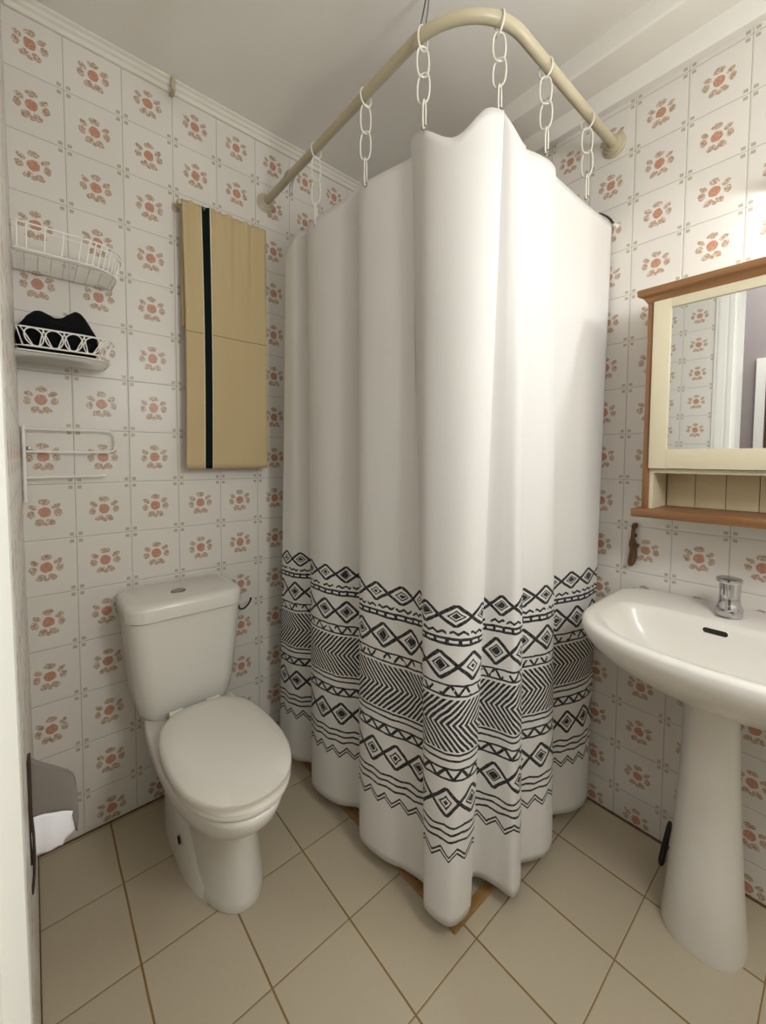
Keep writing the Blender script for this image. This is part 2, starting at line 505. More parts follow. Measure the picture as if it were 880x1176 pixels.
CT = [(-0.687,-0.157,1.769),(-0.679,-0.212,1.811),(-0.645,-0.243,1.827),(-0.686,-0.297,1.800),(-0.673,-0.443,1.804),(-0.638,-0.506,1.837),(-0.681,-0.543,1.798),(-0.676,-0.629,1.786),(-0.652,-0.714,1.795),(-0.650,-0.697,1.829),(-0.680,-0.767,1.800),(-0.663,-0.838,1.754),(-0.619,-0.885,1.805),(-0.581,-0.898,1.812),(-0.562,-0.869,1.849),(-0.558,-0.879,1.838),(-0.547,-0.897,1.803),(-0.519,-0.905,1.776),(-0.496,-0.900,1.779),(-0.500,-0.890,1.784),(-0.435,-0.900,1.791),(-0.391,-0.905,1.792),(-0.359,-0.900,1.791),(-0.365,-0.890,1.796),(-0.235,-0.891,1.791),(-0.156,-0.904,1.776),(-0.006,-0.901,1.790)]
CB = [(-0.688,-0.100),(-0.679,-0.185),(-0.636,-0.251),(-0.686,-0.315),(-0.672,-0.421),(-0.622,-0.498),(-0.681,-0.554),(-0.675,-0.644),(-0.649,-0.703),(-0.639,-0.771),(-0.674,-0.786),(-0.671,-0.836),(-0.656,-0.856),(-0.594,-0.858),(-0.556,-0.818),(-0.527,-0.822),(-0.507,-0.870),(-0.498,-0.909),(-0.458,-0.906),(-0.427,-0.874),(-0.378,-0.894),(-0.340,-0.908),(-0.287,-0.901),(-0.234,-0.854),(-0.154,-0.891),(-0.104,-0.904),(-0.064,-0.901)]
def make_curtain():
    SUB, ROWS = 14, 90
    top = catmull(CT, SUB); bot = catmull([(x, y, .05) for x, y in CB], SUB)
    n = len(top)
    us = [0.0]
    for i in range(1, n):
        us.append(us[-1] + ((bot[i] - bot[i - 1]).length * .8 + (top[i] - top[i - 1]).length * .2))
    bm = B(); uvl = bm.loops.layers.uv.new('UVMap')
    grid = []
    for j in range(ROWS + 1):
        t = j / ROWS
        row = []
        for i in range(n):
            p = top[i].lerp(bot[i], t)
            w = noise.noise(Vector((us[i] * 9, t * 2.2, 1.7))) * .006 * math.sin(PI * t)
            p = p + Vector((-.7, -.7, 0)) * w
            row.append(bm.verts.new(p))
        grid.append(row)
    for j in range(ROWS):
        for i in range(n - 1):
            f = bm.faces.new((grid[j][i], grid[j][i + 1], grid[j + 1][i + 1], grid[j + 1][i]))
            for l, (ii, jj) in zip(f.loops, ((i, j), (i + 1, j), (i + 1, j + 1), (i, j + 1))):
                l[uvl].uv = (us[ii], grid[jj][ii].co.z)
    o = obj('shower_curtain', bm, M['curtain'], smooth=75, recalc=False)
    sd = o.modifiers.new('thickness', 'SOLIDIFY'); sd.thickness = .0012; sd.offset = 0
    return o
tag(make_curtain(), 'white shower curtain with black zigzag, diamond and chevron bands near its hem', 'shower curtain')

# chains carrying the curtain
def oval(c, h, w, ax, n=20):
    """stadium loop centred on c, height h, half-width dir ax"""
    pts = []
    r = w / 2
    for i in range(n):
        a = 2 * PI * i / n
        z = math.sin(a); x = math.cos(a)
        zz = math.copysign(abs(z) ** .8, z) * h / 2
        xx = math.copysign(abs(x) ** .75, x) * r
        pts.append(Vector(c) + Vector(ax) * xx + Vector((0, 0, zz)))
    return pts
def chain(cx, cy, hz, tdir, label, hook=None):
    """cx, cy on the rod; hz = height of the grommet; tdir = direction of the rod there"""
    t = Vector((tdir[0], tdir[1], 0)).normalized(); nrm = Vector((t.y, -t.x, 0))
    view = Vector((cx + 1.35, cy + 1.395, 0)).normalized(); side = Vector((view.y, -view.x, 0))
    root = thing('curtain_chain', (cx, cy, RZ), label, 'chain', 'chains carrying the shower curtain')
    bm = B()
    ring = []
    for i in range(24):
        a = 2 * PI * i / 24
        ring.append(Vector((cx, cy, RZ - .0075)) + nrm * math.cos(a) * .0165 + Vector((0, 0, 1)) * math.sin(a) * .0235 + t * .002 * math.sin(a))
    add_tube(bm, ring, .0021, 8, closed=True); obj('ring', bm, M['link'], root)
    z0 = RZ - .029; tot = z0 - hz
    L = [.335, .335, .40]
    hx, hy = hook if hook else (cx, cy)
    z = z0 + .004
    for k in range(2):
        h = tot * L[k] * 1.0 + .006
        f0 = (z0 - z + h / 2) / tot
        c = Vector((cx + (hx - cx) * f0, cy + (hy - cy) * f0, z - h / 2))
        ax = (side * (.92 if k == 0 else .95) + view * (.35 if k == 0 else -.3)).normalized()
        bm = B(); add_tube(bm, oval(c, h, .0275, ax), .0020, 8, closed=True); obj('link', bm, M['link'], root)
        z -= h - .006
    # hook through the grommet
    h = z - hz + .004
    c = Vector((hx, hy, z - h / 2))
    bm = B(); add_tube(bm, oval(c, h, .0125, (side * .5 + view * .85).normalized(), 16), .0019, 8, closed=True)
    obj('hook', bm, M['link'], root)
    g = [Vector((hx, hy, hz + .001)) + side * math.cos(2 * PI * i / 14) * .0048 + Vector((0, 0, 1)) * math.sin(2 * PI * i / 14) * .0048 - view * .003 for i in range(14)]
    bm = B(); add_tube(bm, g, .0016, 6, closed=True); obj('grommet', bm, M['satin'], root)
    return root
s = .707
chain(-.685, -.341, 1.776, (0, 1), 'white link chain nearest the back wall with the towel, hanging from the shower rod')
chain(-.685, -.572, 1.779, (0, 1), 'second white link chain from the back wall, left of the stay wire')
chain(-.6815, -.762, 1.800, (.13, -1), 'white link chain hanging where the dark stay wire meets the rod', (-.683, -.770))
chain(-.583, -.8855, 1.818, (1, -.42), 'white link chain at the bend of the shower rod, over the tallest curtain fold', (-.579, -.887))
chain(-.416, -.90, 1.806, (1, 0), 'white link chain right of the rod bend, second from the right wall', (-.408, -.902))
chain(-.190, -.90, 1.791, (1, 0), 'white link chain nearest the right wall, hanging on the shower rod', (-.187, -.903))
# stray open hook near the flange
bm = B()
for dy, dz in ((-.178, 0), (-.192, -.004)):
    pts = []
    for i in range(12):
        a = math.radians(200 - 22 * i)
        pts.append((RX + .0155 * math.cos(a), dy + .0008 * i, RZ + .0165 * math.sin(a)))
    pts += [(RX + .010 - .002, dy + .009, RZ - .024 + dz), (RX + .009, dy + .012, RZ - .036 + dz), (RX + .012, dy + .014, RZ - .05 + dz)]
    add_tube(bm, pts, .0013, 6)
tag(obj('curtain_hook', bm, M['satin']), 'thin open hook hanging empty on the rod beside its left flange', 'hook')
# tie at the curtain's right end
bm = B()
add_tube(bm, [(-.105, -.9035, 1.785), (-.08, -.9045, 1.789), (-.05, -.9045, 1.794), (-.025, -.904, 1.796), (-.010, -.9035, 1.794), (0, -.903, 1.797)], [.0014, .0024, .003, .0032, .0028, .0022], 8)
tag(obj('tie_cord', bm, M['blackplastic']), 'short dark cord tying the right end of the curtain to the wall', 'cord')
bm = B(); add_lathe(bm, [(.0004, -.0002), (.007, -.0002), (.007, -.003), (.003, -.004), (.003, -.012), (.0045, -.014), (.0045, -.017), (.0004, -.018)], (0, -.912, 1.782), 16, 'x')
tag(obj('wall_hook', bm, M['link']), 'tiny white hook on the right wall at the top corner of the curtain', 'hook')

# ================================================================== TOWEL ON ITS RAIL
rail = thing('towel_rail', (-.84, 0, 1.86), 'thin brown towel rail mostly hidden by the beige towel', 'towel rail')
bm = B(); add_tube(bm, [(-.987, -.042, 1.868), (-.715, -.042, 1.868)], .0055, 12); obj('bar', bm, M['rod'], rail)
for x in (-.984, -.718):
    bm = B(); add_tube(bm, [(x, -.001, 1.868), (x, -.042, 1.868)], .005, 10)
    add_lathe(bm, [(.0004, -.0002), (.012, -.0002), (.012, -.004), (.0004, -.005)], (x, 0, 1.868), 20, 'y')
    bmesh.ops.create_uvsphere(bm, u_segments=14, v_segments=8, radius=.0085, matrix=Matrix.Translation((x, -.042, 1.868)))
    obj('bracket', bm, M['rod'], rail)
towel = thing('towel', (-.84, -.04, 1.056), 'beige towel with one dark vertical stripe hanging folded over the wall rail', 'towel')
def towel_pt(s, t):
    """s across 0..1, t down the front 0..1"""
    x = -.978 + .272 * s
    nar = .004 * math.sin(PI * t) ; x += nar * (1 - 2 * s)
    z = 1.876 - .82 * t
    fold = (.0035 * math.sin(s * 31 + 1) + .003 * math.sin(s * 57)) * max(0, 1 - t * 2.4) + .002 * math.sin(s * 9 + t * 3)
    y = -.050 - .004 * math.sin(PI * t) + fold
    return Vector((x, y, z))
def strip(s0, s1, dy, nx, name, mat):
    bm = B(); NZ = 46; g = []
    for j in range(NZ + 9):
        row = []
        for i in range(nx + 1):
            s = s0 + (s1 - s0) * i / nx
            if j < 9:                                   # over the bar
                a = PI * .5 * (1 - j / 9) + 0
                p = towel_pt(s, 0); c = Vector((p.x, -.042, 1.868))
                q = c + Vector((0, -math.cos(a) * .0085, math.sin(a) * .0085))
                p = q.lerp(p, (j / 9) ** 2)
            else: p = towel_pt(s, (j - 9) / (NZ - 1))
            row.append(bm.verts.new(p + Vector((0, dy, 0))))
        g.append(row)
    back = []                                            # the rear half hangs behind the bar
    for j in range(22):
        row = []
        for i in range(nx + 1):
            s = s0 + (s1 - s0) * i / nx
            t = j / 21
            row.append(bm.verts.new((-.978 + .272 * s, -.030 + .0 * t, 1.868 - .37 * t) if j else (-.978 + .272 * s, -.0345, 1.8755)))
        back.append(row)
    rows = back[::-1] + g
    for a, b in zip(rows[:-1], rows[1:]):
        for i in range(nx): bm.faces.new((a[i], a[i + 1], b[i + 1], b[i]))
    o = obj(name, bm, mat, towel, smooth=60, recalc=False)
    m = o.modifiers.new('thickness', 'SOLIDIFY'); m.thickness = .005 if name == 'cloth' else .0016; m.offset = 0
    return o
strip(0, 1, 0, 48, 'cloth', M['towel'])
strip(.208, .292, -.0034, 5, 'dark_stripe', M['navy'])
strip(.198, .208, -.0033, 2, 'cream_edge', M['cordwhite']); strip(.292, .302, -.0033, 2, 'cream_edge', M['cordwhite'])

# ================================================================== WIRE BASKETS ON THE BACK WALL
def wires(bm, lst, r, n=6):
    for p in lst: add_tube(bm, p, r, n)
def dshape(x0, x1, d, rad, inset=0.0, y0=-.003):
    """front outline of a shelf, starting at wall on the left, rounded at the right"""
    pts = [(x0, y0), (x0, -d + .012), (x0 + .004, -d + .004), (x0 + .012, -d)]
    for i in range(8): pts.append((x0 + .012 + (x1 - rad - x0 - .012) * (i + 1) / 8, -d))
    for i in range(1, 10):
        a = PI / 2 * i / 9
        pts.append((x1 - rad + rad * math.sin(a), -d + rad - rad * math.cos(a)))
    pts.append((x1, y0))
    return pts
bk = thing('wire_basket', (-1.26, 0, 1.570), 'empty white wire basket, upper of the two on the tiled back wall', 'basket')
o1 = dshape(-1.374, -1.148, .150, .075); o2 = dshape(-1.374, -1.16, .145, .072)
bm = B()
add_tube(bm, [(x, y, 1.628) for x, y in o1], .0022, 8); add_tube(bm, [(x, y, 1.570) for x, y in o2], .0023, 8); add_tube(bm, [(x, y, 1.616) for x, y in o1], .0013, 6)
add_tube(bm, [(-1.374, -.003, 1.628), (-1.148, -.003, 1.628)], .0014, 6); add_tube(bm, [(-1.374, -.003, 1.570), (-1.16, -.003, 1.570)], .0014, 6)
obj('rim', bm, M['wire'], bk)
for k in range(len(o1)):
    if k in (1, 2, 5, 7, 9): continue
    bm = B(); add_tube(bm, [(o1[k][0], o1[k][1], 1.628), (o2[k][0], o2[k][1], 1.570)], .0017, 6)
    obj('upright_wire', bm, M['wire'], bk)
def clip_d(y, outl):
    """rightmost x of an outline at depth y"""
    for (xa, ya), (xb, yb) in zip(outl[-11:-1], outl[-10:]):
        if min(ya, yb) - 1e-6 <= y <= max(ya, yb) + 1e-6 and abs(ya - yb) > 1e-6:
            return xa + (xb - xa) * (y - ya) / (yb - ya)
    return outl[-1][0]
bm = B()
for i in range(12):
    y = -.010 - .0115 * i
    add_tube(bm, [(-1.374, y, 1.5685), (clip_d(y, o2), y, 1.5685)], .0010, 6)
for i in range(8):
    x = -1.350 + .0255 * i
    add_tube(bm, [(x, -.003, 1.5668), (x, -.143 if x < -1.2 else -.125, 1.5668)], .0011, 6)
obj('base_grid', bm, M['wire'], bk)

bk2 = thing('wire_basket', (-1.27, 0, 1.339), 'white wire shelf basket with looped front, lower one, holding a black cloth', 'basket')
o3 = dshape(-1.374, -1.182, .150, .06)
bm = B()
add_tube(bm, [(x, y, 1.339) for x, y in o3], .0018, 8); add_tube(bm, [(x, y, 1.349) for x, y in o3], .0012, 8)
add_tube(bm, [(-1.374, -.003, 1.339), (-1.182, -.003, 1.339)], .0014, 6)
for i in range(14):
    y = -.010 - .0098 * i
    add_tube(bm, [(-1.374, y, 1.3378), (clip_d(y, o3), y, 1.3378)], .0011, 6)
obj('base_grid', bm, M['wire'], bk2)
def front(s, h):
    """s along the looped front panel 0..1, h its height 0..1: it leans outward at the top and turns the corner"""
    L = [(-1.3685, -.160), (-1.24, -.160), (-1.205, -.156), (-1.185, -.140), (-1.176, -.115)]
    Bt = [(-1.358, -.150), (-1.245, -.150), (-1.214, -.147), (-1.197, -.134), (-1.190, -.112)]
    def on(P, q):
        d = [0]
        for a, b in zip(P[:-1], P[1:]): d.append(d[-1] + math.dist(a, b))
        q *= d[-1]
        for a, b, x0, x1 in zip(P[:-1], P[1:], d[:-1], d[1:]):
            if q <= x1 + 1e-9: f = (q - x0) / (x1 - x0); return (a[0] + (b[0] - a[0]) * f, a[1] + (b[1] - a[1]) * f)
        return P[-1]
    a, b = on(L, s), on(Bt, s)
    return Vector((b[0] + (a[0] - b[0]) * h, b[1] + (a[1] - b[1]) * h, 1.350 + .040 * h))
bm = B()
NP = 24
loop = [front(i / NP, 1) for i in range(NP + 1)] + [front(1 - i / NP, 0) for i in range(NP + 1)]
add_tube(bm, loop, .0019, 8, closed=True)
for c in range(5):
    c0 = .13 + c * .185
    add_tube(bm, [front(min(max(c0 + .085 * math.cos(2 * PI * i / 18), 0), 1), .5 + .49 * math.sin(2 * PI * i / 18)) for i in range(18)], .0015, 6, closed=True)
for c in range(5):
    c0 = .03 + c * .185
    add_tube(bm, [front(min(max(c0 + .075 * i / 8, 0), 1), 1 - i / 8) for i in range(9)], .0013, 6)
    add_tube(bm, [front(min(max(c0 + .2 - .07 * i / 8, 0), 1), 1 - i / 8) for i in range(9)], .0013, 6)
obj('looped_front', bm, M['wire'], bk2)
# the black cloth bundle
bm = B()
bmesh.ops.create_icosphere(bm, subdivisions=5, radius=1.0)
for v in bm.verts:
    d = v.co.copy()
    x = math.copysign(abs(d.x) ** .8, d.x)
    hump = 1.0 + .55 * math.exp(-((x - .55) / .33) ** 2) + .22 * math.exp(-((x + .62) / .35) ** 2) - .12 * math.exp(-((x + .02) / .22) ** 2)
    nz = noise.noise(d * 2.6) * .10 + noise.noise(d * 6.0) * .04
    z = d.z * (hump if d.z > 0 else 1.0) * (1 + nz)
    z = max(z, -.66)
    v.co = Vector((-1.288 + x * (.084 + .006 * nz), -.083 + d.y * .058 * (1 + nz), 1.3815 + z * .060))
o = obj('black_cloth', bm, M['black'], smooth=80)
tag(o, 'bundled black cloth lying in the lower wire basket', 'cloth')

# towel-ring style wire rack below the baskets
rk = thing('wire_rack', (-1.362, 0, .972), 'white wire towel rack with two looped arms below the wire baskets', 'towel rack')
bm = B(); add_tube(bm, [(-1.363, -.022, 1.173), (-1.363, -.022, .975)], .0042, 12); obj('upright', bm, M['wire'], rk)
bm = B()
pts = [(-1.360, -.024, 1.1635), (-1.26, -.024, 1.1640), (-1.19, -.024, 1.1655), (-1.170, -.024, 1.162), (-1.162, -.024, 1.152), (-1.1605, -.024, 1.136), (-1.1615, -.024, 1.120), (-1.168, -.024, 1.109), (-1.182, -.024, 1.1045), (-1.26, -.024, 1.1040), (-1.360, -.024, 1.1050)]
add_tube(bm, pts, .0029, 8); obj('looped_arm', bm, M['wire'], rk)
bm = B(); add_tube(bm, [(-1.361, -.024, 1.037), (-1.186, -.024, 1.0385)], .0029, 8); obj('straight_arm', bm, M['wire'], rk)
bm = B(); add_box(bm, (-1.358, -.022, 1.105), (-1.349, -.0002, 1.118), .002); obj('wall_clip', bm, M['satin'], rk)
for z in (1.15, 1.0):
    bm = B(); add_tube(bm, [(-1.363, -.022, z), (-1.363, -.0002, z)], .003, 8); obj('wall_pin', bm, M['wire'], rk)

# small clip on the cornice
bm = B(); add_box(bm, (-.998, -.034, 2.196), (-.986, -.0275, 2.2345), .002); add_box(bm, (-.998, -.030, 2.194), (-.986, -.002, 2.200), .0015)
tag(obj('cornice_clip', bm, M['rod']), 'small beige clip gripping the white cornice high on the back wall', 'clip')

# ================================================================== TOILET
AX = -1.03
toi = thing('toilet', (-1.01, -.3, 0), 'white close-coupled toilet with its lid down by the back wall', 'toilet')
def egg(cx, cyb, cyf, hw, z, sq_b=3.2, n=48, mid=.52):
    """egg outline: squarish back at y=cyb, rounded front at y=cyf"""
    ym = cyb + (cyf - cyb) * mid
    out = []
    for k in range(n):
        a = 2 * PI * k / n
        c, s_ = math.cos(a), math.sin(a)
        if s_ <= 0:                                     # front half
            x = hw * math.copysign(abs(c) ** (2 / 2.15), c); y = ym + (ym - cyf) * -abs(s_) ** (2 / 2.15)
        else:
            x = hw * math.copysign(abs(c) ** (2 / sq_b), c); y = ym + (cyb - ym) * abs(s_) ** (2 / sq_b)
        out.append(Vector((cx + x, y, z)))
    return out
# pan: foot, waist, bowl
rings = []
for z, cx, yb, yf, hw, sb in ((0, -.975, -.035, -.490, .090, 4), (.006, -.975, -.033, -.494, .092, 4), (.03, -.975, -.035, -.490, .0885, 4), (.10, -.976, -.04, -.482, .080, 4),
                              (.17, -.980, -.05, -.478, .076, 4), (.20, -.986, -.05, -.482, .081, 4), (.225, -.993, -.05, -.505, .088, 3.8), (.255, -1.0, -.045, -.548, .102, 3.6), (.29, -1.008, -.04, -.598, .116, 3.4),
                              (.325, -1.01, -.04, -.632, .125, 3.2), (.350, -1.01, -.04, -.644, .128, 3.2), (.360, -1.01, -.045, -.644, .128, 3.2), (.364, -1.01, -.05, -.640, .125, 3.2)):
    rings.append(egg(cx, yb, yf, hw, z, sb, 56))
bm = B(); add_loft(bm, rings)
obj('pan', bm, M['ceramic'], toi, smooth=50)
# side flange with its bolt cap
bm = B()
add_loft(bm, [egg(-.985, -.04, -.46, .092, .0005, 4), egg(-.985, -.04, -.45, .091, .03, 4), egg(-.985, -.04, -.405, .089, .08, 4), egg(-.984, -.04, -.36, .086, .12, 4), egg(-.982, -.04, -.325, .079, .148, 4), egg(-.984, -.05, -.31, .07, .16, 4)])
obj('foot_flange', bm, M['ceramic'], toi, smooth=50)
bm = B(); add_lathe(bm, [(.0004, -.0), (.0105, -.0), (.0105, -.0022), (.0085, -.003), (.0004, -.003)], (-1.0735, -.275, .075), 20, 'x'); o = obj('bolt_cap', bm, M['dark'], toi); o['label'] = 'dark round bolt hole cap'
# seat + lid
AX = -1.005
bm = B()
add_loft(bm, [egg(AX, -.232, -.641, .125, .3655, 2.8, 56), egg(AX, -.228, -.643, .128, .369, 2.8, 56), egg(AX, -.228, -.643, .128, .377, 2.8, 56), egg(AX, -.232, -.641, .126, .3795, 2.8, 56)])
obj('seat', bm, M['seat_plastic'], toi, smooth=60)
bm = B()
add_loft(bm, [egg(AX, -.226, -.644, .129, .3805, 2.9, 56), egg(AX, -.222, -.641, .1325, .384, 2.9, 56), egg(AX, -.222, -.641, .1325, .392, 2.9, 56), egg(AX, -.225, -.644, .130, .398, 2.9, 56),
              egg(AX, -.232, -.645, .123, .402, 2.9, 56), egg(AX, -.26, -.60, .098, .4045, 2.8, 56), egg(AX, -.32, -.53, .055, .405, 2.6, 56)])
obj('lid', bm, M['seat_plastic'], toi, smooth=60)
for x in (-1.06, -.96):
    bm = B(); add_lathe(bm, [(.0004, -.018), (.009, -.018), (.009, .018), (.0004, .018)], (x, -.212, .384), 16, 'x')
    obj('hinge', bm, M['seat_plastic'], toi)
# cistern: body with rounded front corners tapering to the bottom
def cis(z, hw, yf, r, cx=-1.014, yb=-.012):
    pts = rrect(cx - hw, cx + hw, yf, yb, (r, r, .03, .03), 8)
    return [Vector((x, y, z)) for x, y in pts]
bm = B()
add_loft(bm, [cis(.352, .088, -.160, .045), cis(.355, .104, -.178, .05), cis(.364, .116, -.188, .052), cis(.385, .126, -.194, .052), cis(.43, .134, -.198, .05), cis(.55, .146, -.202, .048), cis(.648, .1525, -.204, .046)])
obj('cistern', bm, M['ceramic'], toi, smooth=50)
bm = B()
def bow(z, hw, yf, r):
    out = []
    for v in cis(z, hw, yf, r):
        f = 1 - ((v.x + 1.014) / hw) ** 2
        if v.y < yf + .08: v.y -= .008 * max(f, 0)
        out.append(v)
    return out
add_loft(bm, [bow(.650, .155, -.204, .047), bow(.652, .1575, -.207, .048), bow(.682, .1585, -.208, .048), bow(.691, .156, -.204, .047), bow(.696, .150, -.197, .044), bow(.698, .138, -.184, .04)])
obj('cistern_lid', bm, M['ceramic'], toi, smooth=50)
bm = B(); add_lathe(bm, [(.0004, .697), (.0205, .697), (.0205, .7005), (.0185, .7025), (.0004, .7025)], (-1.027, -.125, 0), 28, 'z', (1, .8)); o = obj('flush_button', bm, M['satin'], toi); o['label'] = 'oval satin metal flush button'
bm = B(); add_box(bm, (-1.085, -.215, .30), (-.935, -.03, .354), .012); obj('cistern_shelf', bm, M['ceramic'], toi, smooth=50)
# dark curved hook beside the cistern
bm = B()
add_tube(bm, [(-.800, 0, .562), (-.800, -.028, .562), (-.797, -.038, .564), (-.788, -.040, .568), (-.777, -.040, .577), (-.769, -.040, .590), (-.767, -.040, .598)], [.003, .003, .003, .0028, .0028, .003, .0042], 8)
add_lathe(bm, [(.0004, 0), (.008, 0), (.008, -.003), (.0004, -.004)], (-.800, 0, .562), 16, 'y')
tag(obj('coat_hook', bm, M['blackplastic']), 'small dark curved hook on the tiles right of the cistern', 'hook')

# ================================================================== PAPER HOLDER ON THE LEFT WALL
W = lx(.55) + .0005
ph = thing('paper_holder', (W, -.54, .46), 'grey plastic toilet paper holder on the left wall', 'paper holder')
prof = [(0, .630), (.004, .627), (.020, .6115), (.036, .598), (.0495, .586), (.055, .579), (.0585, .567), (.0602, .547), (.0610, .510), (.0590, .484), (.0575, .4835), (.0545, .512), (.050, .5235), (.036, .530), (.018, .540), (.007, .540), (.0055, .519), (.0, .521)]
bm = B(); add_prism(bm, prof, lambda a, b, d: (W + a, d, b), -.604, -.592, .0015); obj('cover', bm, M['greyplastic'], ph, smooth=40)
bm = B(); add_box(bm, (W - .0003, -.612, .47), (W + .0042, -.588, .6335), .001)
for i in range(8):
    pass
add_tube(bm, [(W + .003, -.611, .545), (W + .0045, -.613, .52), (W + .005, -.614, .49), (W + .0035, -.614, .455), (W + .001, -.612, .425)], .0018, 8)
obj('wall_plate', bm, M['greydark'], ph, smooth=40)
bm = B(); add_tube(bm, [(W + .003, -.556, .500), (W + .0625, -.556, .500)], .005, 12); obj('spindle', bm, M['greydark'], ph)
bm = B(); add_box(bm, (W - .0003, -.6, .488), (W + .004, -.54, .562), .001); obj('bracket', bm, M['greydark'], ph)
pr = thing('toilet_roll', (W + .036, -.54, .47), 'white toilet paper roll with a loose sheet in the grey holder', 'toilet roll')
bm = B(); add_lathe(bm, [(.0065, .010), (.0295, .010), (.0302, .012), (.0302, .058), (.0295, .060), (.0065, .060)], (W, -.556, .500), 32, 'x'); obj('roll', bm, M['paper'], pr)
bm = B()
rows = []
for j in range(15):
    t = j / 14
    row = []
    for i in range(17):
        s_ = i / 16
        x = W + .001 + .0525 * s_ + .0025 * t * (1 - s_) - .014 * t * s_
        ztop = .541 - .018 * s_ + .004 * math.sin(PI * s_)
        zbot = .4795 - .003 * s_
        z = ztop + (zbot - ztop) * t
        y = -.6065 - .006 * math.sin(PI * t * .9) * (1 - .3 * s_) + .001 * math.sin(s_ * 9)
        row.append(bm.verts.new((x, y, z)))
    rows.append(row)
for a, b in zip(rows[:-1], rows[1:]):
    for i in range(16): bm.faces.new((a[i], a[i + 1], b[i + 1], b[i]))
o = obj('loose_sheet', bm, M['paper'], pr, smooth=70, recalc=False); md = o.modifiers.new('thickness', 'SOLIDIFY'); md.thickness = .001
bm = B()
rows = []
for j in range(9):
    t = j / 8
    rows.append([bm.verts.new((W + .036 + .018 * s_ + .0045 * t * s_, -.6055 + .008 * s_ - .003 * math.sin(PI * t), (.524 - .006 * s_) * (1 - t) + (.479 + .006 * s_) * t)) for s_ in [k / 8 for k in range(9)]])
for a, b in zip(rows[:-1], rows[1:]):
    for i in range(8): bm.faces.new((a[i], a[i + 1], b[i + 1], b[i]))
o = obj('folded_flap', bm, M['paper'], pr, smooth=70, recalc=False); md = o.modifiers.new('thickness', 'SOLIDIFY'); md.thickness = .001

# ================================================================== WASHBASIN
CY = -1.235
sink = thing('washbasin', (-.19, -1.21, 0), 'white ceramic washbasin on a pedestal under the mirror cabinet', 'washbasin')
def basin_ring(z, xb, xf, hw, n=72, bow=.05, cy=CY, sqf=4.6):
    """outline from the wall (x=xb) to a bowed front (x=xf in the middle)"""
    out = []
    xe = xf + bow
    for k in range(n):
        a = 2 * PI * k / n
        c, s_ = math.cos(a), math.sin(a)
        xm = xb + (xe - xb) * .42
        c3 = math.copysign(abs(c) ** (2 / 3.4), c)
        y = cy + hw * c3
        if s_ > 0:
            q = s_ ** (2 / sqf); x = xm + (xe - xm) * q - bow * (1 - c3 * c3) * q
        else: x = xm + (xb - xm) * abs(s_) ** (2 / 7.0)
        out.append(Vector((x, y, z + .006)))
    return out
R = []
# outside, from underneath up to the rim, over it and down into the bowl
for z, xb, xf, hw in ((.548, -.06, -.215, .05), (.556, -.03, -.255, .085), (.572, -.012, -.305, .125), (.594, -.006, -.352, .165), (.618, -.002, -.396, .203), (.645, -.001, -.434, .234), (.672, -.001, -.458, .255),
                      (.694, -.001, -.467, .264), (.710, -.001, -.467, .264), (.7175, -.001, -.460, .258)):
    R.append(basin_ring(z, xb, xf, hw))
for z, xb, xf, hw in ((.7185, -.012, -.453, .250), (.717, -.146, -.440, .222), (.713, -.153, -.435, .216), (.700, -.160, -.429, .209), (.675, -.168, -.417, .197), (.645, -.182, -.397, .175), (.620, -.20, -.365, .14), (.606, -.225, -.33, .09), (.600, -.255, -.30, .03)):
    R.append(basin_ring(z, xb, xf, hw, bow=.04, sqf=3.2))
bm = B(); add_loft(bm, R); obj('basin', bm, M['ceramic'], sink, smooth=60)
# pedestal
rings = []
for z, cx, cy, rx, ry in ((0, -.177, -1.206, .083, .077), (.012, -.177, -1.206, .085, .0785), (.03, -.178, -1.206, .083, .076), (.06, -.180, -1.207, .084, .073), (.15, -.182, -1.207, .080, .066), (.28, -.178, -1.206, .072, .058), (.40, -.174, -1.205, .067, .052), (.50, -.172, -1.204, .064, .0495), (.55, -.172, -1.204, .066, .051), (.585, -.172, -1.204, .066, .051)):
    rings.append([Vector((cx + rx * math.copysign(abs(math.cos(2 * PI * k / 40)) ** .85, math.cos(2 * PI * k / 40)), cy + ry * math.copysign(abs(math.sin(2 * PI * k / 40)) ** .85, math.sin(2 * PI * k / 40)), z)) for k in range(40)])
bm = B(); add_loft(bm, rings); obj('pedestal', bm, M['ceramic'], sink, smooth=60)
# overflow slot in the back of the bowl
def slot(r, dx, z0):
    return [Vector((-.1625 + dx + .3 * 0, -1.182 + p[0], z0 + p[1])) for p in rrect(-.0235, .0235, -r, r, r * .98, 6)]
bm = B()
pts0 = rrect(-.0225, .0225, -.0058, .0058, .0057, 6); pts1 = rrect(-.0245, .0245, -.0078, .0078, .0076, 6)
tilt = lambda p, d: Vector((-.1585 - p[1] * -.3 - d, -1.203 - p[0], .699 + p[1] * .95))
vo = [bm.verts.new(tilt(p, .004)) for p in pts1]; vi = [bm.verts.new(tilt(p, .005)) for p in pts0]; vb = [bm.verts.new(tilt(p, -.004)) for p in pts1]
n = len(vo)
for k in range(n):
    bm.faces.new((vo[k], vo[(k + 1) % n], vi[(k + 1) % n], vi[k])); bm.faces.new((vb[k], vb[(k + 1) % n], vo[(k + 1) % n], vo[k]))
ov = obj('overflow_rim', bm, M['link'], sink)
bm = B(); vi = [bm.verts.new(tilt(p, .0046)) for p in pts0]; vj = [bm.verts.new(tilt(p, .001)) for p in pts0]
bm.faces.new(vi)
for k in range(n): bm.faces.new((vi[k], vj[k], vj[(k + 1) % n], vi[(k + 1) % n]))
o = obj('overflow_slot', bm, M['dark'], sink, smooth=0); o['label'] = 'black overflow slot'
